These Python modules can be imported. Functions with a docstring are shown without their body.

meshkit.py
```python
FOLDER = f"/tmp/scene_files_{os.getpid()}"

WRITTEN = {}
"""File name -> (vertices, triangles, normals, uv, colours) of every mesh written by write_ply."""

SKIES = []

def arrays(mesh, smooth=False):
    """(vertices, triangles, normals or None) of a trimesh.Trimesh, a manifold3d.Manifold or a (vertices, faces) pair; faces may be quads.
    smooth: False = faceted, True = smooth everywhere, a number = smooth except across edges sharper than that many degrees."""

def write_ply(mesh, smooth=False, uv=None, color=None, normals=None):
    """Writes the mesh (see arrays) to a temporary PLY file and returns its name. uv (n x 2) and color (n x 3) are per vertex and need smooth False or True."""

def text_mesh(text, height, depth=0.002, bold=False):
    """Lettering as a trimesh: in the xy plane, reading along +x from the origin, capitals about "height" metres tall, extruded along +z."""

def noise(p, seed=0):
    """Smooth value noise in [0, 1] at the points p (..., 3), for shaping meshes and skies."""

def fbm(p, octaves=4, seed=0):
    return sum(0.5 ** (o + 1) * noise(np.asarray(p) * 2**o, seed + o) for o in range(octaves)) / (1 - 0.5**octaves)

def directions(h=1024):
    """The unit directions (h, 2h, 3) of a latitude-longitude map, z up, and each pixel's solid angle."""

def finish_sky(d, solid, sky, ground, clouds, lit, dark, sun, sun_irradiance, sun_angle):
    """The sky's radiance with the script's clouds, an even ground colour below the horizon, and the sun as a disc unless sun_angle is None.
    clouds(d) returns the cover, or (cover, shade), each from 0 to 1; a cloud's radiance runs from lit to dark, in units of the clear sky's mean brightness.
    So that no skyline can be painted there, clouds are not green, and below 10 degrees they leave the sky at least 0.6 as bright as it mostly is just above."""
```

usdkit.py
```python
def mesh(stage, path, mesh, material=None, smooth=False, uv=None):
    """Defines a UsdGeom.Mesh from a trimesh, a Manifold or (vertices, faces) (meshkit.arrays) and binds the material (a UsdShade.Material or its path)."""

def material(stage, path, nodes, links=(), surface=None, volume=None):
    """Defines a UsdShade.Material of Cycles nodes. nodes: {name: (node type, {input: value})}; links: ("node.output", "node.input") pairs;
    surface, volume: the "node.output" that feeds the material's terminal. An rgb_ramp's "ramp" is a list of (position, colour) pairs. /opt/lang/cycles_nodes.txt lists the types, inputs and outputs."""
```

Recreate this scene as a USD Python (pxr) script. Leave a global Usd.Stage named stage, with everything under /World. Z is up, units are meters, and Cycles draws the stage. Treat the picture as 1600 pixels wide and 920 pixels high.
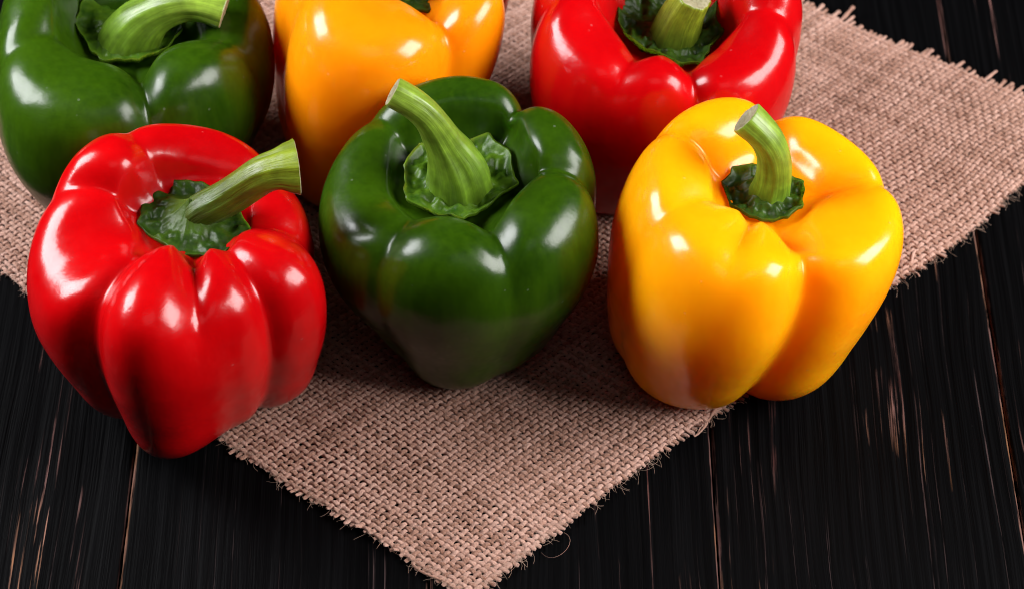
import math, random
import numpy as np
import trimesh
from scipy.interpolate import BSpline, PchipInterpolator, CubicSpline
from pxr import Usd, UsdGeom, UsdLux, UsdShade, Sdf, Gf, Vt
import usdkit
from meshkit import noise, fbm

random.seed(7)
rng = np.random.default_rng(7)
stage = Usd.Stage.CreateInMemory()
UsdGeom.SetStageUpAxis(stage, "Z")
UsdGeom.SetStageMetersPerUnit(stage, 1.0)
UsdGeom.Xform.Define(stage, "/World")

# ------------------------------------------------------------------ camera, lamps, exposure
PITCH, DIST = math.radians(48), 0.80
back = np.array([0, -math.cos(PITCH), math.sin(PITCH)])
up = np.array([0, math.sin(PITCH), math.cos(PITCH)])
eye = np.array([0, 0, 0.03]) + DIST * back
cam = UsdGeom.Camera.Define(stage, "/World/camera")
cam.AddTransformOp().Set(Gf.Matrix4d(1, 0, 0, 0, *map(float, up), 0, *map(float, back), 0, *map(float, eye), 1))
cam.CreateHorizontalApertureAttr(36.0)
cam.CreateVerticalApertureAttr(36.0 * 920 / 1600)
cam.CreateFocalLengthAttr(36.0 * 4200 / 1600)
cam.CreateFStopAttr(17.0)
cam.CreateFocusDistanceAttr(0.775)
cam.CreateClippingRangeAttr((0.02, 50.0))
cam.CreateExposureAttr(0.0)


def softbox(name, pos, aim, w, h, power, color):
    pos, aim = np.array(pos, float), np.array(aim, float)
    z = pos - aim
    z /= np.linalg.norm(z)
    x = np.cross([0, 0, 1], z)
    x /= np.linalg.norm(x)
    y = np.cross(z, x)
    l = UsdLux.RectLight.Define(stage, "/World/" + name)
    l.AddTransformOp().Set(Gf.Matrix4d(*x, 0, *y, 0, *z, 0, *pos, 1))
    l.CreateWidthAttr(w)
    l.CreateHeightAttr(h)
    l.CreateIntensityAttr(power)
    l.CreateColorAttr(Gf.Vec3f(*color))
    return l


softbox("right_softbox", (0.63, -0.10, 0.45), (0.03, 0.01, 0.03), 0.48, 0.43, 23.5, (1.0, 0.97, 0.95))
softbox("left_softbox", (-0.50, 0.11, 0.39), (-0.02, 0.03, 0.03), 0.27, 0.31, 30.0, (0.98, 0.98, 1.0))
softbox("overhead_softbox", (0.10, -0.50, 0.85), (0, 0.02, 0), 0.40, 0.35, 0.7, (0.97, 0.98, 1.0))


# ------------------------------------------------------------------ helpers
used = {}


def numbered(parent, name):
    k = used.get((parent, name), 0)
    used[(parent, name)] = k + 1
    return f"{parent}/{name}" if k == 0 else f"{parent}/{name}_{k:03d}"


def tag(prim, label=None, category=None, group=None, kind=None):
    for k, v in (("label", label), ("category", category), ("group", group), ("kind", kind)):
        if v:
            prim.SetCustomDataByKey(k, v)


def thing(name, loc, label, category, group=None, kind=None):
    x = UsdGeom.Xform.Define(stage, numbered("/World", name))
    x.AddTranslateOp().Set(Gf.Vec3d(*map(float, loc)))
    tag(x.GetPrim(), label, category, group, kind)
    return str(x.GetPath())


def part(parent, name, mesh, mat, smooth=True, uv=None):
    m = usdkit.mesh(stage, numbered(parent, name), mesh, mat, smooth=smooth, uv=uv)
    return str(m.GetPath())


def grid_faces(a, b, wrap):
    n = a if wrap else a - 1
    i, j = np.arange(n)[:, None], np.arange(b - 1)[None]
    v = lambda i, j: (i % a) * b + j
    q = np.stack([v(i, j), v(i + 1, j), v(i + 1, j + 1), v(i, j + 1)], -1).reshape(-1, 4)
    return np.concatenate([q[:, [0, 1, 2]], q[:, [0, 2, 3]]])


def MAT(name, nodes, links, surface="p.BSDF"):
    return usdkit.material(stage, "/World/Looks/" + name, nodes, links, surface=surface)


# ------------------------------------------------------------------ materials
def skin(name, dark, light, rough, sss, sss_radius, spec=0.5, streak=0.5, bump=0.06, coat=0.25):
    """Waxy pepper skin: pigment drifting from dark to light, faint lengthwise streaks, tiny pits and smears in the gloss."""
    return MAT(name, {
        "tc": ("texture_coordinate", {}),
        "big": ("noise_texture", {"scale": 26.0, "detail": 3.0, "roughness": 0.55}),
        "ms": ("mapping", {"scale": (420.0, 420.0, 40.0)}),
        "st": ("noise_texture", {"scale": 1.0, "detail": 3.0, "roughness": 0.6}),
        "mix": ("math", {"math_type": "multiply_add", "value2": streak}),
        "ramp": ("rgb_ramp", {"ramp": [(0.30, dark), (0.95, light)]}),
        "fine": ("noise_texture", {"scale": 900.0, "detail": 2.0, "roughness": 0.6}),
        "dim": ("noise_texture", {"scale": 130.0, "detail": 3.0, "roughness": 0.55}),
        "hsum": ("math", {"math_type": "multiply_add", "value2": 0.10}),
        "h2": ("math", {"math_type": "multiply_add", "value2": 0.10}),
        "mwr": ("mapping", {"scale": (260.0, 260.0, 1300.0)}), "wr": ("noise_texture", {"scale": 1.0, "detail": 2.0, "roughness": 0.5, "distortion": 0.6}),
        "wm": ("map_range", {"from_min": 0.50, "from_max": 0.68, "to_max": 0.30, "clamp": True}), "wx": ("math", {"math_type": "multiply"}), "h4": ("math", {"math_type": "add"}),
        "bump": ("bump", {"strength": bump * 5, "distance": 0.0006}),
        "vo": ("voronoi_texture", {"scale": 190.0}),
        "spot": ("map_range", {"from_min": 0.055, "from_max": 0.10, "to_min": 0.24, "to_max": 0.0, "clamp": True}),
        "some": ("map_range", {"from_min": 0.52, "from_max": 0.60, "clamp": True}),
        "sm": ("math", {"math_type": "multiply"}),
        "pale": ("mix_color", {"b": tuple(min(1, c * 0.6 + 0.16) for c in light)}),
        "rr": ("map_range", {"from_min": 0.3, "from_max": 0.7, "to_min": rough * 0.8, "to_max": rough * 1.25}),
        "p": ("principled_bsdf", {"specular_ior_level": spec, "subsurface_weight": sss, "subsurface_scale": 0.006,
                                  "subsurface_radius": sss_radius, "subsurface_method": "random_walk", "coat_weight": coat, "coat_roughness": rough * 0.7}),
    }, [("tc.object", "big.vector"), ("tc.object", "ms.vector"), ("ms.vector", "st.vector"), ("tc.object", "fine.vector"), ("tc.object", "dim.vector"),
        ("st.fac", "mix.value1"), ("big.fac", "mix.value3"), ("mix.value", "ramp.fac"), ("tc.object", "vo.vector"), ("vo.distance", "spot.value"), ("dim.fac", "some.value"), ("spot.result", "sm.value1"), ("some.result", "sm.value2"),
        ("sm.value", "pale.fac"), ("ramp.color", "pale.a"), ("pale.result", "p.base_color"),
        ("fine.fac", "hsum.value1"), ("dim.fac", "hsum.value3"), ("st.fac", "h2.value1"), ("hsum.value", "h2.value3"), ("tc.object", "mwr.vector"), ("mwr.vector", "wr.vector"), ("big.fac", "wm.value"), ("wr.fac", "wx.value1"), ("wm.result", "wx.value2"), ("wx.value", "h4.value1"), ("h2.value", "h4.value2"), ("h4.value", "bump.height"),
        ("bump.normal", "p.normal"), ("dim.fac", "rr.value"), ("rr.result", "p.roughness")])


RED = skin("red_skin", (0.28, 0.0002, 0.0014), (0.42, 0.0012, 0.0022), 0.205, 0.10, (1.0, 0.06, 0.05), streak=0.35, bump=0.055, coat=0.0, spec=0.30)
YEL = skin("yellow_skin", (0.78, 0.240, 0.0008), (0.86, 0.335, 0.002), 0.20, 0.5, (1.0, 0.38, 0.04), streak=0.2, bump=0.03, coat=0.0, spec=0.31)
ORA = skin("orange_skin", (0.66, 0.16, 0.0008), (0.74, 0.235, 0.002), 0.20, 0.4, (1.0, 0.36, 0.04), streak=0.2, bump=0.03, coat=0.0, spec=0.31)
GRN = skin("green_skin", (0.0024, 0.0150, 0.0006), (0.022, 0.056, 0.0012), 0.25, 0.05, (0.5, 1.0, 0.10), streak=0.55, coat=0.0, spec=0.25, bump=0.045)


def stalk(name, dark, light, rough, scl=(500.0, 500.0, 60.0), bump=0.4):
    return MAT(name, {
        "tc": ("texture_coordinate", {}),
        "ms": ("mapping", {"scale": scl}),
        "st": ("noise_texture", {"scale": 1.0, "detail": 4.0, "roughness": 0.6}),
        "big": ("noise_texture", {"scale": 160.0, "detail": 3.0}),
        "mix": ("math", {"math_type": "multiply_add", "value2": 0.5}),
        "half": ("math", {"math_type": "multiply", "value2": 0.5}),
        "ramp": ("rgb_ramp", {"ramp": [(0.32, dark), (0.68, light)]}),
        "bump": ("bump", {"strength": bump, "distance": 0.0004}),
        "p": ("principled_bsdf", {"roughness": rough, "specular_ior_level": 0.20, "subsurface_weight": 0.08, "subsurface_scale": 0.003, "subsurface_radius": (0.6, 1.0, 0.2)}),
    }, [("tc.object", "ms.vector"), ("ms.vector", "st.vector"), ("tc.object", "big.vector"), ("big.fac", "half.value1"), ("st.fac", "mix.value1"),
        ("half.value", "mix.value3"), ("mix.value", "ramp.fac"), ("ramp.color", "p.base_color"), ("st.fac", "bump.height"), ("bump.normal", "p.normal")])


def cap(name, dark, light, centre, rough, bump):
    """Calyx: dark blistered skin, paling to the stem's green where it grows out of the stem."""
    scl = (420.0, 420.0, 420.0)
    return MAT(name, {
        "tc": ("texture_coordinate", {}),
        "ms": ("mapping", {"scale": scl}),
        "st": ("noise_texture", {"scale": 1.0, "detail": 4.0, "roughness": 0.6}),
        "big": ("noise_texture", {"scale": 160.0, "detail": 3.0}),
        "mix": ("math", {"math_type": "multiply_add", "value2": 0.5}),
        "half": ("math", {"math_type": "multiply", "value2": 0.5}),
        "ramp": ("rgb_ramp", {"ramp": [(0.32, dark), (0.68, light)]}),
        "bump": ("bump", {"strength": bump, "distance": 0.0004}),
        "sx": ("separate_xyz", {}), "cm": ("map_range", {"from_min": 0.25, "from_max": 0.62, "to_min": 0.85, "to_max": 0.0, "clamp": True}), "rim": ("map_range", {"from_min": 0.93, "from_max": 1.0, "to_min": 0.0, "to_max": 0.45, "clamp": True}), "both": ("math", {"math_type": "maximum"}),
        "cen": ("mix_color", {"b": centre}),
        "p": ("principled_bsdf", {"roughness": rough, "specular_ior_level": 0.20, "subsurface_weight": 0.08, "subsurface_scale": 0.003, "subsurface_radius": (0.6, 1.0, 0.2)}),
    }, [("tc.object", "ms.vector"), ("ms.vector", "st.vector"), ("tc.object", "big.vector"), ("big.fac", "half.value1"), ("st.fac", "mix.value1"),
        ("half.value", "mix.value3"), ("mix.value", "ramp.fac"), ("tc.UV", "sx.vector"), ("sx.x", "cm.value"), ("sx.x", "rim.value"), ("cm.result", "both.value1"), ("rim.result", "both.value2"), ("both.value", "cen.fac"), ("ramp.color", "cen.a"), ("cen.result", "p.base_color"), ("st.fac", "bump.height"), ("bump.normal", "p.normal")])


def stem_skin(name, base, mid, tip, rough, bump):
    """Stem: fibres running lengthwise, pigment from the cap to the cut, blotches."""
    return MAT(name, {
        "tc": ("texture_coordinate", {}), "sx": ("separate_xyz", {}),
        "m1": ("mapping", {"scale": (34.0, 1.6, 1.0)}), "m2": ("mapping", {"scale": (9.0, 2.2, 1.0)}),
        "n1": ("noise_texture", {"scale": 1.0, "detail": 4.0, "roughness": 0.65}),
        "n2": ("noise_texture", {"scale": 1.0, "detail": 3.0, "roughness": 0.6}),
        "nb": ("noise_texture", {"scale": 220.0, "detail": 3.0, "roughness": 0.6}),
        "w": ("math", {"math_type": "multiply_add", "value2": 0.30}),
        "ramp": ("rgb_ramp", {"ramp": [(0.05, base), (0.5, mid), (0.93, tip), (1.0, tuple(1.3 * c for c in tip))]}),
        "val": ("map_range", {"from_min": 0.30, "from_max": 0.72, "to_min": 0.68, "to_max": 1.22}),
        "val2": ("map_range", {"from_min": 0.30, "from_max": 0.70, "to_min": 0.72, "to_max": 1.25}),
        "vv": ("math", {"math_type": "multiply"}),
        "hs": ("hsv", {}),
        "hh": ("math", {"math_type": "multiply_add", "value2": 0.7}),
        "bump": ("bump", {"strength": bump, "distance": 0.0006}),
        "p": ("principled_bsdf", {"roughness": rough, "specular_ior_level": 0.4, "subsurface_weight": 0.08, "subsurface_scale": 0.003, "subsurface_radius": (0.6, 1.0, 0.2)}),
    }, [("tc.UV", "m1.vector"), ("tc.UV", "m2.vector"), ("tc.UV", "sx.vector"), ("m1.vector", "n1.vector"), ("m2.vector", "n2.vector"), ("tc.object", "nb.vector"),
        ("n2.fac", "w.value1"), ("sx.y", "w.value3"), ("w.value", "ramp.fac"), ("n1.fac", "val.value"), ("nb.fac", "val2.value"), ("val.result", "vv.value1"), ("val2.result", "vv.value2"),
        ("ramp.color", "hs.color"), ("vv.value", "hs.value"), ("hs.color", "p.base_color"), ("n1.fac", "hh.value1"), ("n2.fac", "hh.value3"), ("hh.value", "bump.height"), ("bump.normal", "p.normal")])


STEM = stem_skin("stem_green", (0.050, 0.110, 0.005), (0.092, 0.170, 0.010), (0.125, 0.195, 0.018), 0.36, 0.35)
STEM_DARK = stem_skin("stem_dark_green", (0.018, 0.042, 0.0025), (0.042, 0.082, 0.004), (0.115, 0.150, 0.008), 0.38, 0.9)
CALYX = cap("calyx_green", (0.004, 0.016, 0.0012), (0.028, 0.066, 0.003), (0.040, 0.080, 0.004), 0.45, 0.5)
CALYX_LIGHT = cap("calyx_light_green", (0.010, 0.042, 0.002), (0.070, 0.145, 0.006), (0.075, 0.145, 0.008), 0.40, 0.45)
CUT = stalk("cut_stem", (0.12, 0.095, 0.040), (0.34, 0.32, 0.20), 0.7, scl=(900.0, 900.0, 900.0), bump=0.5)

WOOD = MAT("black_painted_wood", {
    "g": ("geometry", {}), "oi": ("object_info", {}),
    "off": ("combine_xyz", {}), "k": ("math", {"math_type": "multiply", "value2": 3.7}),
    "pos0": ("vector_math", {"math_type": "add"}),
    # wavy grain
    "mw": ("mapping", {"scale": (14.0, 6.0, 1.0)}), "nw": ("noise_texture", {"scale": 1.0, "detail": 2.0}),
    "ww": ("math", {"math_type": "multiply_add", "value2": 0.010, "value3": -0.005}), "wv": ("combine_xyz", {}), "pos": ("vector_math", {"math_type": "add"}),
    "m1": ("mapping", {"scale": (540.0, 8.5, 30.0)}), "n1": ("noise_texture", {"scale": 1.0, "detail": 3.0, "roughness": 0.6}),
    "m2": ("mapping", {"scale": (1900.0, 60.0, 30.0)}), "n2": ("noise_texture", {"scale": 1.0, "detail": 3.0, "roughness": 0.65}),
    "m3": ("mapping", {"scale": (30.0, 8.0, 30.0)}), "n3": ("noise_texture", {"scale": 1.0, "detail": 3.0, "roughness": 0.6}),
    "m4": ("mapping", {"scale": (900.0, 900.0, 100.0)}), "n4": ("noise_texture", {"scale": 1.0, "detail": 2.0, "roughness": 0.6}),
    "m5": ("mapping", {"scale": (1050.0, 3.2, 30.0)}), "n5": ("noise_texture", {"scale": 1.0, "detail": 2.0, "roughness": 0.5}),
    "m6": ("mapping", {"scale": (30.0, 16.0, 30.0)}), "n6": ("noise_texture", {"scale": 1.0, "detail": 3.0, "roughness": 0.65}),
    # chipped streaks: a line, where the board is worn, torn up by fine fibres
    "lines": ("map_range", {"from_min": 0.592, "from_max": 0.64, "clamp": True}),
    "patch": ("map_range", {"from_min": 0.54, "from_max": 0.62, "clamp": True}),
    "fray": ("map_range", {"from_min": 0.40, "from_max": 0.54, "clamp": True}),
    "w1": ("math", {"math_type": "multiply"}), "wear": ("math", {"math_type": "multiply"}),
    # long hairline ridges rubbed grey or pinkish
    "hair": ("map_range", {"from_min": 0.655, "from_max": 0.72, "to_max": 0.8, "clamp": True}),
    "part": ("map_range", {"from_min": 0.42, "from_max": 0.60, "clamp": True}), "h1": ("math", {"math_type": "multiply"}), "hw": ("math", {"math_type": "multiply"}),
    "tint": ("mix_color", {"a": (0.030, 0.028, 0.030), "b": (0.085, 0.045, 0.042)}),
    # long edges of the plank, rubbed bare in stretches
    "tc": ("texture_coordinate", {}), "ed": ("separate_xyz", {}), "em": ("math", {"math_type": "maximum"}),
    "m7": ("mapping", {"scale": (40.0, 18.0, 30.0)}), "n7": ("noise_texture", {"scale": 1.0, "detail": 4.0, "roughness": 0.7}),
    "e1": ("math", {"math_type": "multiply_add", "value2": 1.0}), "e2": ("map_range", {"from_min": 1.12, "from_max": 1.36, "to_max": 0.7, "clamp": True}),
    "e3": ("math", {"math_type": "multiply"}), "wear2": ("math", {"math_type": "maximum"}),
    # dust specks and scuffs
    "speck": ("map_range", {"from_min": 0.73, "from_max": 0.78, "to_max": 0.6, "clamp": True}),
    "scuff": ("map_range", {"from_min": 0.55, "from_max": 0.75, "to_max": 1.0, "clamp": True}), "sc": ("math", {"math_type": "multiply"}),
    "paint": ("rgb_ramp", {"ramp": [(0.25, (0.0006, 0.0006, 0.0007)), (0.5, (0.0014, 0.0014, 0.0016)), (0.8, (0.0030, 0.0030, 0.0034))]}),
    "c1": ("mix_color", {"b": (0.022, 0.020, 0.021)}), "c2": ("mix_color", {}), "c3": ("mix_color", {}),
    "bare": ("rgb_ramp", {"ramp": [(0.36, (0.085, 0.034, 0.030)), (0.5, (0.17, 0.090, 0.080)), (0.66, (0.25, 0.115, 0.055))]}),
    "hh": ("math", {"math_type": "multiply_add", "value2": 0.35}), "h3": ("math", {"math_type": "multiply_add", "value2": -0.5}),
    "bump": ("bump", {"strength": 0.55, "distance": 0.0008}),
    "p": ("principled_bsdf", {"roughness": 0.5, "specular_ior_level": 0.02}),
}, [("oi.random", "k.value1"), ("k.value", "off.x"), ("k.value", "off.y"), ("g.position", "pos0.vector1"), ("off.vector", "pos0.vector2"),
    ("pos0.vector", "mw.vector"), ("mw.vector", "nw.vector"), ("nw.fac", "ww.value1"), ("ww.value", "wv.x"), ("pos0.vector", "pos.vector1"), ("wv.vector", "pos.vector2"),
    *[("pos.vector", f"m{i}.vector") for i in range(1, 8)], *[(f"m{i}.vector", f"n{i}.vector") for i in range(1, 8)],
    ("tc.UV", "ed.vector"), ("ed.x", "em.value1"), ("ed.y", "em.value2"), ("em.value", "e1.value1"), ("n7.fac", "e1.value3"), ("e1.value", "e2.value"), ("e2.result", "e3.value1"), ("fray.result", "e3.value2"), ("wear.value", "wear2.value1"), ("e3.value", "wear2.value2"),
    ("n1.fac", "lines.value"), ("n3.fac", "patch.value"), ("n2.fac", "fray.value"), ("lines.result", "w1.value1"), ("patch.result", "w1.value2"), ("w1.value", "wear.value1"), ("fray.result", "wear.value2"),
    ("n5.fac", "hair.value"), ("n6.fac", "part.value"), ("hair.result", "h1.value1"), ("part.result", "h1.value2"), ("h1.value", "hw.value1"), ("fray.result", "hw.value2"), ("n3.fac", "tint.fac"),
    ("n4.fac", "speck.value"), ("n6.fac", "scuff.value"), ("speck.result", "sc.value1"), ("scuff.result", "sc.value2"),
    ("n1.fac", "paint.fac"), ("paint.color", "c1.a"), ("sc.value", "c1.fac"), ("c1.result", "c2.a"), ("tint.result", "c2.b"), ("hw.value", "c2.fac"),
    ("n6.fac", "bare.fac"), ("c2.result", "c3.a"), ("bare.color", "c3.b"), ("wear2.value", "c3.fac"), ("c3.result", "p.base_color"),
    ("n2.fac", "hh.value1"), ("n1.fac", "hh.value3"), ("n5.fac", "h3.value1"), ("hh.value", "h3.value3"), ("h3.value", "bump.height"), ("bump.normal", "p.normal")])


def jute(name, dark, light):
    return MAT(name, {
        "g": ("geometry", {}), "oi": ("object_info", {}),
        "m": ("mapping", {"scale": (1.0, 1.0, 1.0)}),
        "n": ("noise_texture", {"scale": 2100.0, "detail": 2.0, "roughness": 0.6}),
        "b": ("noise_texture", {"scale": 55.0, "detail": 4.0, "roughness": 0.65}),
        "k": ("math", {"math_type": "multiply_add", "value2": 0.36, "value3": -0.18}),
        "a": ("math", {"math_type": "add"}), "h": ("math", {"math_type": "multiply_add", "value2": 0.55}),
        "b2": ("math", {"math_type": "multiply", "value2": 0.50}),
        "ramp": ("rgb_ramp", {"ramp": [(0.22, dark), (0.45, tuple(.5 * a + .5 * b * k for a, b, k in zip(dark, light, (1.0, .92, .85)))), (0.78, light)]}),
        "bump": ("bump", {"strength": 1.0, "distance": 0.0004}),
        "p": ("principled_bsdf", {"roughness": 0.85, "specular_ior_level": 0.15, "sheen_weight": 0.15}),
    }, [("g.position", "n.vector"), ("g.position", "b.vector"), ("oi.random", "k.value1"), ("n.fac", "h.value1"), ("b.fac", "b2.value1"), ("b2.value", "h.value3"),
        ("h.value", "a.value1"), ("k.value", "a.value2"), ("a.value", "ramp.fac"), ("ramp.color", "p.base_color"), ("n.fac", "bump.height"), ("bump.normal", "p.normal")])


JUTE = jute("jute_thread", (0.13, 0.056, 0.034), (0.46, 0.285, 0.230))
FIBRE = jute("jute_fibre", (0.30, 0.19, 0.14), (0.50, 0.37, 0.30))
# ------------------------------------------------------------------ the table: black planks laid side by side
table = thing("wooden_table", (0, 0, 0), "black painted table of worn wooden planks under burlap and peppers", "table")
SEAMS = [-0.462, -0.376, -0.2865, -0.199, -0.1122, -0.0237, 0.0593, 0.1482, 0.236, 0.324, 0.412, 0.50]
for k in range(len(SEAMS) - 1):
    x0, x1 = SEAMS[k] + 0.0003, SEAMS[k + 1] - 0.0003
    near = -0.3 < (x0 + x1) / 2 < 0.3
    nx, ny = (170, 46) if near else (24, 12)
    u = np.linspace(0, 1, nx)
    xs = x0 + (x1 - x0) * u
    ys = np.linspace(-0.34, 0.52, ny)
    X, Y = np.meshgrid(xs, ys, indexing="ij")
    edge = np.minimum(X - x0, x1 - X)
    X0 = X + 0.004 * (fbm(np.stack([Y * 7, X * 9, np.full_like(X, 2.7 * k)], -1), 2, 4) - .5)
    q = np.stack([X0 * 420, Y * 7, np.full_like(X, 3.1 * k)], -1)
    q2 = np.stack([X0 * 90, Y * 4, np.full_like(X, 5.7 * k)], -1)
    Z = -0.00060 * fbm(q, 3, 3) - 0.0007 * (fbm(q2, 2, 9) - 0.5) - 0.0006 * (k % 2) * 0.4
    wob = 0.0006 * noise(np.stack([Y * 30, np.full_like(X, k), X * 0], -1), 5)
    Z = Z - 0.0009 * np.exp(-((edge / (0.0004 + wob)) ** 2))
    top = np.stack([X, Y, Z], -1).reshape(-1, 3)
    f = grid_faces(nx, ny, False)
    rim = np.concatenate([np.arange(nx) * ny, (nx - 1) * ny + np.arange(1, ny), (np.arange(nx - 2, -1, -1)) * ny + ny - 1, np.arange(ny - 2, 0, -1)])
    low = top[rim].copy()
    low[:, 2] = -0.02
    n0, m = len(top), len(rim)
    a, b = rim, np.roll(rim, -1)
    c = n0 + np.arange(m)
    d = np.roll(c, -1)
    f = np.concatenate([f, np.stack([a, c, d], 1), np.stack([a, d, b], 1), [[c[0], c[nx + ny - 2], c[nx - 1]], [c[0], c[2 * nx + ny - 3], c[nx + ny - 2]]]])
    # how close each point lies to the plank's rubbed long edges (left, right)
    worn = np.stack([np.exp(-np.abs(X - x0) / .0016), np.exp(-np.abs(x1 - X) / .0009)], -1).reshape(-1, 2)
    part(table, "plank", (np.concatenate([top, low]), f), WOOD, uv=np.concatenate([worn, 0 * worn[:m] if m <= len(worn) else np.zeros((m, 2))]))

# ------------------------------------------------------------------ the burlap: every thread woven over and under
A, B, C, D = np.array([-0.0118, -0.0882]), np.array([0.1925, 0.0980]), np.array([-0.2330, 0.1125]), np.array([-0.030, 0.246])
cloth = thing("burlap_cloth", (*A, 0), "tan woven burlap cloth with frayed edges lying cornerwise under the peppers", "cloth")
NU, NV = 149, 148


def spot(s, t):
    """Cloth coordinates (s along the right edge, t along the left edge, in threads) to the table, relative to the near corner."""
    u, v = s / (NU - 1), t / (NV - 1)
    P = ((1 - u) * (1 - v))[..., None] * A + (u * (1 - v))[..., None] * B + ((1 - u) * v)[..., None] * C + (u * v)[..., None] * D
    P = P + (4 * v * (1 - v) * (1 - u))[..., None] * np.array([-0.002, -0.0085])
    w = np.stack([s * 0.045, t * 0.045, 0 * s], -1)
    P = P + 0.0042 * np.stack([fbm(w, 2, 1) - 0.5, fbm(w, 2, 2) - 0.5], -1)
    return P - A


def tube(line, side, upv, rw, rh, sides=6, twist=None):
    a = np.arange(sides) / sides * 2 * np.pi
    ply = np.ones((len(line), sides)) if twist is None else 1 + .17 * np.cos(2 * a[None] - twist[:, None])  # two plies wound round each other
    V = line[:, None] + ((np.cos(a)[None] * ply)[..., None] * rw[:, None, None]) * side[:, None] + ((np.sin(a)[None] * ply)[..., None] * rh[:, None, None]) * upv[:, None]
    n = len(line)
    i, j = np.arange(n - 1)[:, None], np.arange(sides)[None]
    v = lambda i, j: i * sides + j % sides
    f = np.stack([v(i, j), v(i + 1, j), v(i + 1, j + 1), v(i, j + 1)], -1).reshape(-1, 4)
    V = np.concatenate([V.reshape(-1, 3), line[:1], line[-1:]])
    f = np.concatenate([f[:, [0, 2, 1]], f[:, [0, 3, 2]]])
    m = n * sides
    jj = np.arange(sides)
    f = np.concatenate([f, np.stack([np.full(sides, m), jj, (jj + 1) % sides], 1), np.stack([np.full(sides, m + 1), (n - 1) * sides + (jj + 1) % sides, (n - 1) * sides + jj], 1)])
    return V, f[:, ::-1]


AMP, ZC, PER = 0.00031, 0.00090, 4


def swell(P):
    """The cloth does not lie quite flat."""
    return 0.0016 * np.clip(fbm(np.column_stack([(P + A) * 24, 0 * P[:, 0]]), 2, 21) - .42, 0, 1) * 2


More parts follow.
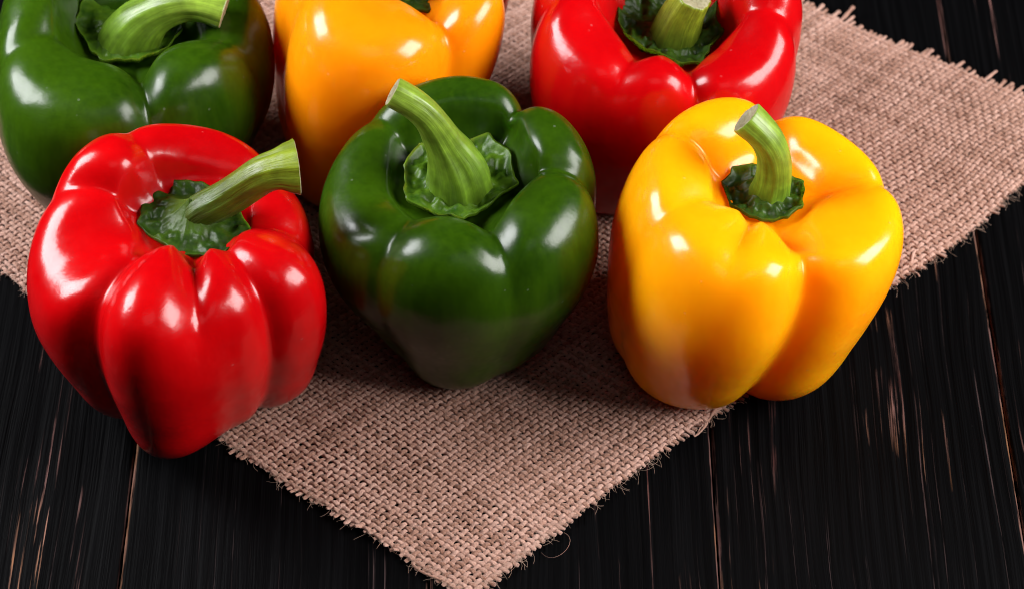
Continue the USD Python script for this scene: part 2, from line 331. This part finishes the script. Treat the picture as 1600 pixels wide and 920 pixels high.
def thread(i, along_u, n_cross, lo, hi):
    """Thread i; crosses n_cross threads; its ends stick out by lo and hi threads."""
    t = np.arange(-lo, n_cross - 1 + hi + 1e-6, 1.0 / PER)
    own = i + 0.16 * (fbm(np.stack([t * 0.11, np.full_like(t, i * 7.3), 0 * t + along_u], -1), 3, 4 + along_u) - 0.5) * 2 + 0.10 * (noise(np.stack([t * 0.9, np.full_like(t, i * 3.1), 0 * t], -1), 8 + along_u) - 0.5)
    own = own + jit[along_u][i]
    P = spot(t, own) if along_u else spot(own, t)
    ph = np.pi * (t + (i % 2) + (0 if along_u else 1))
    wave = np.cos(ph)
    wave = np.sign(wave) * np.abs(wave) ** 0.8
    inside = np.clip(np.minimum(t + 0.6, n_cross - 0.4 - t) / 0.8, 0, 1)
    fray = 1 - inside
    z = ZC + AMP * wave * inside + fray * (0.0002 * rng.standard_normal() - 0.0003 + 0.0006 * abs(rng.standard_normal()) * np.clip(np.abs(t - n_cross / 2) - n_cross / 2, 0, 3))
    bend = rng.standard_normal(2) * 0.00036
    out = np.where(t < 0, t, np.where(t > n_cross - 1, t - n_cross + 1, 0))
    P = P + (np.abs(out) ** 1.5)[:, None] * np.where(out < 0, bend[0], bend[1])[:, None] * np.array([0.7, 0.7] if along_u else [-0.7, 0.7])
    line = np.column_stack([P, np.maximum(z, 0.0005) + swell(P)])
    tan = np.gradient(line, axis=0)
    tan /= np.linalg.norm(tan, axis=1, keepdims=True)
    side = np.cross([0, 0, 1], tan)
    side /= np.linalg.norm(side, axis=1, keepdims=True)
    upv = np.cross(tan, side)
    k = 0.82 + 0.36 * fbm(np.stack([t * 0.8, np.full_like(t, i * 1.7), 0 * t + 5 * along_u], -1), 2, 6) + thick[along_u][i]
    tip = np.clip(np.minimum(t + lo, n_cross - 1 + hi - t) * 0.8 + 0.72, 0.55, 1)
    rw, rh = 0.00070 * k * tip, 0.00038 * k * tip
    return tube(line, side, upv, rw, rh, twist=t * 4.1 + i)


jit = [0.11 * (rng.random(max(NU, NV)) - 0.5) * 2 for _ in range(2)]
thick = [0.15 * (rng.random(max(NU, NV)) - 0.5) * 2 for _ in range(2)]
for i in range(NV):
    part(cloth, "weft_thread", thread(i, 1, NU, 0.35 + 0.5 * rng.random() + 0.9 * noise(np.array([[i * .23, 0, 1.]]), 3)[0] ** 2, 1.0 + 2.4 * rng.random() ** 1.5), JUTE)
for i in range(NU):
    part(cloth, "warp_thread", thread(i, 0, NV, 0.35 + 0.45 * rng.random() + 0.9 * noise(np.array([[i * .21, 5, 1.]]), 3)[0] ** 2, 1.0 + rng.random()), JUTE)


def strand(pts, r, name="loose_thread"):
    pts = np.array(pts, float)
    tt = np.r_[0, np.cumsum(np.linalg.norm(np.diff(pts, axis=0), axis=1))]
    s = np.linspace(0, tt[-1], 40)
    line = CubicSpline(tt, pts)(s) - np.array([*A, 0])
    tan = np.gradient(line, axis=0)
    tan /= np.linalg.norm(tan, axis=1, keepdims=True)
    side = np.cross([0, 0, 1], tan)
    side /= np.linalg.norm(side, axis=1, keepdims=True)
    k = r * (0.75 + 0.5 * fbm(np.stack([s * 900, 0 * s, 0 * s + len(pts)], -1), 2, 3)) * np.clip(np.linspace(1.2, 0.5, 40), 0, 1)
    part(cloth, name, tube(line, side, np.cross(tan, side), k, k), JUTE)


strand([[0.1297, 0.0445, 0.0016], [0.1263, 0.0409, 0.0022], [0.1240, 0.0368, 0.0016], [0.1224, 0.0360, 0.0012], [0.1248, 0.0354, 0.0010], [0.1271, 0.0349, 0.0012], [0.1280, 0.0335, 0.0010]], 0.00050)
strand([[0.1700, 0.0780, 0.0012], [0.1659, 0.0742, 0.0014], [0.1603, 0.0705, 0.0014], [0.1539, 0.0690, 0.0012]], 0.00045)
strand([[0.0640, -0.0170, 0.0016], [0.0612, -0.0206, 0.0020], [0.0590, -0.0244, 0.0014], [0.0564, -0.0286, 0.0010], [0.0543, -0.0305, 0.0008]], 0.00055)
strand([[0.0630, -0.0180, 0.0016], [0.0600, -0.0225, 0.0014], [0.0570, -0.0262, 0.0011], [0.0552, -0.0300, 0.0008]], 0.00040)
strand([[-0.0285, -0.0775, 0.0012], [-0.0245, -0.0815, 0.0016], [-0.0201, -0.0835, 0.0014], [-0.0150, -0.0880, 0.0012]], 0.00045)
strand([[-0.0366, -0.0680, 0.0012], [-0.0340, -0.0735, 0.0012], [-0.0310, -0.0750, 0.0012], [-0.0262, -0.0752, 0.0012]], 0.00004)
strand([[0.0150, -0.0665, 0.0012], [0.0160, -0.0725, 0.0020], [0.0120, -0.0755, 0.0014], [0.0085, -0.0735, 0.0010]], 0.00004)
# loose fibres standing off the weave and off its edges
pts, counts = [], []
for k in range(8200):
    if k < 5600:
        s, t = rng.random() * (NU - 1), rng.random() * (NV - 1)
    elif k % 2:
        s, t = rng.random() * (NU - 1), -0.3 + 0.5 * rng.random()
    else:
        s, t = -0.3 + 0.5 * rng.random(), rng.random() * (NV - 1)
    p = spot(np.array([s]), np.array([t]))[0]
    a, L = rng.random() * 2 * np.pi, 0.0012 + 0.0040 * rng.random() ** 2
    h = 0.0004 + 0.0013 * rng.random() ** 2
    turn = rng.standard_normal() * 1.1
    p0 = np.array([*p, ZC + 0.0006])
    if k >= 5600:
        p0[2] = ZC
    for m in range(5):
        x = m / 4
        aa = a + turn * x
        pts.append(p0 + np.array([math.cos(aa) * L * x, math.sin(aa) * L * x, h * math.sin(math.pi * x * 0.9) + 0.0001]))
    counts.append(5)
bc = UsdGeom.BasisCurves.Define(stage, numbered(cloth, "loose_fibre"))
bc.CreateTypeAttr("linear")
bc.CreatePointsAttr(Vt.Vec3fArray.FromNumpy(np.array(pts, np.float32)))
bc.CreateCurveVertexCountsAttr(Vt.IntArray(counts))
bc.CreateWidthsAttr(Vt.FloatArray([0.00005]))
bc.SetWidthsInterpolation("constant")
UsdShade.MaterialBindingAPI.Apply(bc.GetPrim()).Bind(FIBRE)
bc.GetPrim().SetCustomDataByKey("kind", "stuff")

# ------------------------------------------------------------------ the peppers
NC = 15


def bspline_matrix(n):
    t = np.concatenate([[0] * 3, np.linspace(0, 1, NC - 2), [1] * 3])
    return np.stack([BSpline(t, np.eye(NC)[i], 3)(np.linspace(0, 1, n)) for i in range(NC)], 1)


def periodic(ph, val, x):
    ph = np.asarray(ph, float) % 360
    o = np.argsort(ph)
    p, v = ph[o], np.asarray(val, float)[o]
    return PchipInterpolator(np.concatenate([p - 360, p, p + 360]), np.concatenate([v, v, v]))(x)


SIDE = np.array([0, .0, .0, .0, .5, 1.0, 1.0, .95, .85, .75, .8, .9, .9, .3, 0])
TOP = np.array([0, .0, .35, .9, 1.0, .85, .55, .25, .1, 0, 0, 0, 0, 0, 0])


def body_points(q, nphi, nt):
    """A lobed pepper wall: for every angle a profile from the cavity under the stem over the shoulder, down the side and under."""
    x = np.linspace(0, 360, nphi, endpoint=False)
    R, h, b = (periodic(q["phi"], q[k], x) for k in ("R", "h", "b"))
    zc, rc, fc = q["zc"], q["rc"], q["fc"]
    hm, o = h - zc, np.ones_like(R)
    fc = fc + np.maximum(0, q.get('fcb', fc) - fc) * np.clip(np.sin(np.radians(x)), 0, 1)  # the far lobes crest further out
    r = np.stack([0 * o, rc * .6 * o, rc * 1.0 * o, rc * 1.12 * o + .05 * R, .60 * R * fc, .80 * R * (.5 + .5 * fc), .97 * R, 1.035 * R, 1.02 * R, R * (.55 + .45 * b), R * (.18 + .82 * b), R * b * .82, R * b * .5, R * b * .2, 0 * o], 1)
    z = np.stack([zc * o, zc * o, zc + .22 * hm, zc + .80 * hm, h * 1.02, h * 1.04, h * .955, h * .78, h * .56, h * .32, h * .12, -.012 * h, -.004 * h, .04 * h, .06 * h], 1)
    Km = np.zeros_like(R)
    for g in q["g"]:
        a = ((x - g[0] + 180) % 360 - 180) / g[1]
        K = np.exp(-(a / 2.2) ** 2) / (1 + np.abs(a) ** 1.7 * 1.6)
        g = [g[0], g[1], g[2] * q.get('soft', 1), g[3] * q.get('soft', 1)]
        Km = np.maximum(Km, np.exp(-(a / 1.5) ** 2) * min(1, g[3] / .08))
        r = r - (g[2] * R * K)[:, None] * SIDE
        z = z - (g[3] * h * K)[:, None] * TOP
    # between two lobes the wall under the stem falls back; in front of a lobe it swells inward
    r[:, 3] += R * (.10 * Km - .07)
    r[:, 4] += R * (.05 * Km - .06)
    r[:, 2] += R * .03 * Km
    M = bspline_matrix(nt)
    r, z = r @ M.T, z @ M.T
    t, s = np.radians(x)[:, None], z / np.mean(q["h"])
    P = np.stack([r * np.cos(t) + q["lean"][0] * s, r * np.sin(t) + q["lean"][1] * s, z], -1)
    d = P * 42 + np.array([q["c"][0] * 900, q["c"][1] * 700, 0])
    n = P / np.maximum(np.linalg.norm(P, axis=-1, keepdims=True), 1e-6)
    w = np.clip(r / np.maximum(R[:, None], 1e-6) * 1.3 - .2, 0, 1)[..., None]
    return P + n * w * (fbm(d, 3, 11)[..., None] - .5) * q.get('lump', .0020)


def calyx_mesh(q, lift, bumps, seed):
    """The green cap: pointed corners, a blistered ring and an upturned rim, with a thickness."""
    na, nr = 160, 30
    ang, rad = np.array(q["cal"]).T
    o = np.argsort(ang)
    ang, rad = ang[o], rad[o]
    x = np.linspace(0, 360, na, endpoint=False)
    # straight edges between the corners
    px, py = np.cos(np.radians(ang)) * rad, np.sin(np.radians(ang)) * rad
    R = np.empty(na)
    for i, a in enumerate(np.radians(x)):
        k = np.searchsorted(ang, x[i], "right") - 1
        p, e = np.array([px[k], py[k]]), np.array([px[(k + 1) % len(ang)], py[(k + 1) % len(ang)]])
        dd, w = np.array([math.cos(a), math.sin(a)]), e - p
        den = dd[0] * w[1] - dd[1] * w[0]
        R[i] = (p[0] * w[1] - p[1] * w[0]) / den if abs(den) > 1e-12 else np.hypot(*p)
    R = np.clip(R, .6 * rad.mean(), 1.5 * rad.mean())
    R = R * (1 + .035 * (noise(np.stack([x / 9, 0 * x, 0 * x + seed], -1), 2) - .5) * 2)
    s = np.linspace(0, 1, nr)
    r = R[:, None] * s
    t = np.radians(x)[:, None]
    X, Y = r * np.cos(t), r * np.sin(t)
    nn = np.stack([X * 360, Y * 360, np.full_like(X, seed * 3.3)], -1)
    bump = 1.1 * noise(nn, 3) + .45 * noise(nn * 2.2, 4)
    ring = np.clip((s - .35) / .2, 0, 1) * np.clip((1.0 - s) / .12, 0, 1)
    wave = noise(np.stack([np.cos(t) * 2.5 + 0 * s, np.sin(t) * 2.5 + 0 * s, np.full_like(X, seed)], -1), 5) - .5
    Z = .0085 * (1 - s) ** 2.4 + lift * s ** 3 + 2.5 * bumps * (bump - .7) * ring + .0028 * wave * s ** 2 + .0006 * np.clip((s - .88) / .12, 0, 1)
    topv = np.stack([X, Y, Z], -1)
    und = topv.copy()
    und[..., 2] -= .0013
    und[:, -1, :2] *= .985
    V = np.concatenate([topv, und[:, ::-1]], 1)
    f = grid_faces(na, 2 * nr, True)
    su = np.broadcast_to(s, (na, nr))
    uv = np.stack([np.concatenate([su, su[:, ::-1]], 1), np.broadcast_to(x[:, None] / 360, (na, 2 * nr))], -1).reshape(-1, 2)
    return V.reshape(-1, 3), f, uv


def stem_mesh(q, seed, ribs=.03):
    S = np.array(q["stem"])
    d0 = S[0] - S[1]
    d0 = .35 * d0 / np.linalg.norm(d0[:3]) + np.array([0, 0, -.65, 0])
    d0[3] = 0
    S = np.concatenate([[S[0] + d0 * .006 + [0, 0, 0, .0012]], S])
    tt = np.r_[0, np.cumsum(np.linalg.norm(np.diff(S[:, :3], axis=0), axis=1))]
    s = np.linspace(0, tt[-1], 46)
    line = CubicSpline(tt, S[:, :3], bc_type="natural")(s)
    rad = PchipInterpolator(tt, S[:, 3])(s)
    s[-3:] = s[-4] + (s[-1] - s[-4]) * np.array([.62, .90, 1.0])
    line = CubicSpline(tt, S[:, :3], bc_type='natural')(s)
    rad[-3:] *= [1.0, .985, .93]
    tan = np.gradient(line, axis=0)
    tan /= np.linalg.norm(tan, axis=1, keepdims=True)
    ref = np.array([0, 1.0, 0.0])
    sx = ref - tan * (tan @ ref)[:, None]
    sx /= np.linalg.norm(sx, axis=1, keepdims=True)
    sy = np.cross(tan, sx)
    n = 44
    a = np.arange(n) / n * 2 * np.pi
    nn = np.stack([np.cos(a)[None] * 2.2 + 0 * s[:, None], np.sin(a)[None] * 2.2 + 0 * s[:, None], s[:, None] * 45 + 0 * a[None] + seed * 9], -1)
    k = 1 + ribs * np.cos(5 * a + seed)[None] + ribs * .7 * np.cos(11 * a + 2 * seed + 3 * np.sin(s[:, None] * 60)) + .24 * (fbm(nn, 3, seed) - .5)
    rr = rad[:, None] * k
    V = line[:, None] + rr[..., None] * (np.cos(a)[None, :, None] * sx[:, None] + np.sin(a)[None, :, None] * sy[:, None])
    f = grid_faces(len(s), n, False)
    # close round the tube
    i = np.arange(len(s) - 1)
    q4 = np.stack([i * n + n - 1, (i + 1) * n + n - 1, (i + 1) * n, i * n], 1)
    f = np.concatenate([f, q4[:, [0, 1, 2]], q4[:, [0, 2, 3]]])
    # the cut end, dished a little
    end, c = V[-1], line[-1]
    rings = [end * 1.0, c + (end - c) * .93 + tan[-1] * .0002, c + (end - c) * .6 - tan[-1] * .0004, c + (end - c) * .25 - tan[-1] * .0010]
    cv = np.concatenate(rings + [(c - tan[-1] * .0011)[None]])
    cf = []
    for m in range(3):
        for j in range(n):
            p, e = m * n + j, m * n + (j + 1) % n
            cf += [[p, e, e + n], [p, e + n, p + n]]
    cf += [[3 * n + j, 3 * n + (j + 1) % n, 4 * n] for j in range(n)]
    al = np.broadcast_to((s / s[-1])[:, None], (len(s), n))
    uv = np.stack([np.broadcast_to(a[None] / (2 * np.pi), al.shape), al], -1).reshape(-1, 2)
    return (V.reshape(-1, 3), f[:, ::-1]), (cv, np.array(cf)), uv


def pepper(key, label, skin_mat, stem_mat, cal_mat, lift=.001, bumps=.0012, seed=1):
    q = P[key]
    c = np.array(q["c"])
    q["rc"] *= q.get("rck", 1.08)
    z0 = .0018
    t = thing("bell_pepper", (c[0], c[1], z0), label, "bell pepper")
    na, nt = 256, 130
    part(t, "body", (body_points(q, na, nt).reshape(-1, 3), grid_faces(na, nt, True)[:, ::-1]), skin_mat)
    off = np.array([q["ctr"][0] - c[0], q["ctr"][1] - c[1], q["ctr"][2] - z0])
    v, f, uv = calyx_mesh(q, lift, bumps, seed)
    part(t, "calyx", (v + off, f), cal_mat, uv=uv)
    (v, f), (cv, cf), uv = stem_mesh(q, seed)
    st = part(t, "stem", (v + off, f), stem_mat, uv=uv)
    part(st, "cut_end", (cv + off, cf), CUT)
    return t


P = {}
P['yellow'] = dict(fc=1.1205, zc=0.061, ctr=[0.0734, 0.0081, 0.064], rc=0.0125, c=[0.0608, 0.0093], phi=[252.2213, 182.5528, 117.579, 42.4332, 323.4851], R=[0.0504, 0.0401, 0.0362, 0.0335, 0.0454], h=[0.0764, 0.0762, 0.075, 0.068, 0.069], b=[0.7527, 0.8057, 0.66, 0.6427, 0.9098], lean=[0.0138, -0.0012], g=[[285, 15.0, 0.241, 0.13], [212, 13.0, 0.048, 0.04], [152, 11.0, 0.022, 0.06], [82, 14.0, 0.042, 0.14], [1, 11.0, 0.03, 0.06]], cal=[[13, 0.0118], [38, 0.0095], [71, 0.0103], [105, 0.0101], [135, 0.0128], [163, 0.0128], [203, 0.0116], [244, 0.0128], [270, 0.012], [297, 0.0128], [324, 0.0128]], stem=[[0.0006, 0.0, -0.0035, 0.007], [0.0017, 0.0, 0.004, 0.0056], [0.0018, 0.0, 0.0132, 0.0049], [-0.0007, 0.0, 0.0222, 0.0046], [-0.0071, 0.0025, 0.0288, 0.0053]])
P['red'] = dict(fc=0.85, zc=0.0625, ctr=[-0.0919, -0.0028, 0.0655], rc=0.015, c=[-0.0925, 0.0003], phi=[255.4163, 289.9303, 321.1734, 357.2177, 92.1812, 154.9291, 210.2635], R=[0.057, 0.046, 0.0458, 0.0335, 0.0353, 0.0393, 0.0508], h=[0.079, 0.0739, 0.0709, 0.063, 0.0716, 0.0793, 0.067], b=[0.8778, 0.7747, 0.7944, 0.9195, 0.66, 0.6598, 0.78], lean=[0.0007, -0.0035], g=[[277, 9.0, 0.01, 0.1], [304, 9.0, 0.12, 0.06], [238, 13.0, 0.214, 0.1], [174, 11.0, 0.018, 0.06], [129, 12.0, 0.037, 0.03], [42, 13.0, 0.056, 0.08], [351, 9.0, 0.032, 0.03]], cal=[[5, 0.0143], [49, 0.0132], [89, 0.0136], [117, 0.0159], [134, 0.0201], [162, 0.015], [192, 0.0155], [260, 0.0164], [283, 0.0154], [301, 0.0194], [342, 0.0191]], stem=[[0.0016, 0.0, 0.0011, 0.0052], [0.0089, 0.0, 0.0071, 0.0053], [0.0166, 0.0, 0.0137, 0.0053], [0.0243, 0.0, 0.0193, 0.0056], [0.0311, 0.0012, 0.0198, 0.0083]])
P['green'] = dict(fc=0.9628, zc=0.0596, ctr=[-0.0153, 0.0134, 0.0626], rc=0.0175, c=[-0.0159, 0.0143], phi=[263.2222, 312.5619, 19.2463, 87.6837, 194.2856], R=[0.0431, 0.0445, 0.0392, 0.036, 0.0412], h=[0.0714, 0.0721, 0.0736, 0.0765, 0.064], b=[0.7696, 0.6571, 0.7122, 0.6632, 0.4896], lean=[0.0006, -0.001], g=[[291, 11.0, 0.055, 0.12], [236, 12.0, 0.085, 0.06], [139, 12.0, 0.024, 0.08], [52, 11.0, 0.174, 0.12], [353, 10.0, 0.126, 0.1]], cal=[[29, 0.0175], [65, 0.0197], [97, 0.0136], [132, 0.0179], [164, 0.0171], [210, 0.0182], [275, 0.0174], [351, 0.017]], stem=[[-0.0002, -0.0, -0.0003, 0.0102], [-0.001, -0.0, 0.0085, 0.0083], [-0.0049, -0.0, 0.0197, 0.0053], [-0.011, -0.0, 0.0311, 0.0043], [-0.0184, 0.0015, 0.036, 0.0044]])
P['greenb'] = dict(fc=1.014, zc=0.0587, ctr=[-0.1177, 0.077, 0.0617], rc=0.0175, c=[-0.1192, 0.0752], phi=[244.2323, 310.4653, 3.6558, 93.6, 185.4901], R=[0.0531, 0.0436, 0.0434, 0.0433, 0.0394], h=[0.0731, 0.0731, 0.067, 0.0745, 0.0781], b=[0.6345, 0.6613, 0.6978, 0.66, 0.7068], lean=[0.0016, 0.002], g=[[284, 9.0, 0.1, 0.14], [214, 10.0, 0.033, 0.04], [342, 12.0, 0.053, 0.06], [49, 12.0, 0.103, 0.1], [137, 12.0, 0.098, 0.1]], cal=[[2, 0.0169], [47, 0.0179], [96, 0.022], [136, 0.0215], [166, 0.0182], [211, 0.0136], [242, 0.0136], [288, 0.0143], [327, 0.0141]], stem=[[0.0, 0.0, -0.0035, 0.0108], [0.004, 0.0, 0.0058, 0.008], [0.0115, 0.0, 0.0124, 0.0058], [0.0205, 0.0, 0.015, 0.0053], [0.0303, -0.0015, 0.0133, 0.0058]])
P['orange'] = dict(fc=1.0093, zc=0.0657, ctr=[-0.0334, 0.094, 0.0687], rc=0.0145, c=[-0.0459, 0.09920000000000001], phi=[249.5271, 315.4362, 34.671, 135.5387, 203.7307], R=[0.0535, 0.0391, 0.0344, 0.0373, 0.0388], h=[0.0831, 0.0771, 0.0833, 0.0859, 0.0872], b=[0.883, 0.8148, 0.6822, 0.6453, 0.8514], lean=[0.0138, -0.005], g=[[296, 13.0, 0.148, 0.12], [216, 10.0, 0.049, 0.03], [171, 12.0, 0.087, 0.08], [88, 12.0, 0.1, 0.1], [348, 12.0, 0.116, 0.06]], cal=[[76, 0.0097], [179, 0.0097], [225, 0.0124], [252, 0.0132], [280, 0.0125], [301, 0.0154], [346, 0.012]], stem=[[0.0001, -0.0, 0.0008, 0.0085], [0.0, -0.0, 0.0125, 0.0056], [-0.0016, -0.0, 0.0227, 0.0056]])
P['redb'] = dict(fc=1.0514, zc=0.0557, ctr=[0.0486, 0.0803, 0.0587], rc=0.0165, c=[0.046, 0.0862], phi=[216.5847, 266.94, 311.2726, 6.2073, 90.3759, 169.2505], R=[0.045, 0.04, 0.043, 0.0411, 0.0433, 0.0422], h=[0.073, 0.0713, 0.068, 0.0798, 0.0739, 0.0826], b=[0.92, 0.82, 0.6613, 0.649, 0.66, 0.6279], lean=[0.0028, -0.005599999999999999], g=[[243, 11.0, 0.026, 0.07], [281, 11.0, 0.116, 0.12], [347, 11.0, 0.088, 0.06], [47, 12.0, 0.1, 0.1], [127, 12.0, 0.099, 0.1], [185, 11.0, 0.076, 0.06]], cal=[[7, 0.0146], [45, 0.0224], [85, 0.0191], [117, 0.0202], [144, 0.0212], [189, 0.0151], [239, 0.0136], [281, 0.0172], [299, 0.0194], [331, 0.0151], [352, 0.0175]], stem=[[0.0007, 0.0, -0.007, 0.0094], [0.0019, 0.0, 0.0019, 0.0077], [0.004, 0.0, 0.0106, 0.0064], [0.0068, 0.0, 0.0179, 0.0058]])
P['yellow']['g'].append([250, 8, .0, .04])
P['yellow']['lump'] = .0010
P['yellow']['rck'] = 1.22
P['red']['fcb'], P['green']['fcb'] = 1.16, 1.16
P['red']['h'][4] -= .0015
P['green']['h'][3] -= .0015
P['yellow']['h'][2] -= .0015
P['green']['h'][3] -= .0012
P['green']['soft'] = P['greenb']['soft'] = .75
P['redb']['soft'] = .85
pepper("red", "glossy red bell pepper at the front left, thick flared stem tilting right", RED, STEM_DARK, CALYX, .001, .0014, 2)
pepper("green", "dark green bell pepper in the middle of the front row, long pale stem leaning left", GRN, STEM, CALYX_LIGHT, .003, .0010, 3)
pepper("yellow", "bright yellow bell pepper at the front right with a thin upright hooked stem", YEL, STEM, CALYX, .002, .0012, 4)
pepper("greenb", "large dark green bell pepper behind the front red one, fat stem bent sideways", GRN, STEM, CALYX_LIGHT, .003, .0008, 5)
pepper("orange", "tall orange yellow bell pepper in the back row between the green and red ones", ORA, STEM, CALYX, .001, .0010, 6)
pepper("redb", "red bell pepper in the back row behind the yellow one, ragged dark calyx", RED, STEM_DARK, CALYX, .0055, .0012, 7)
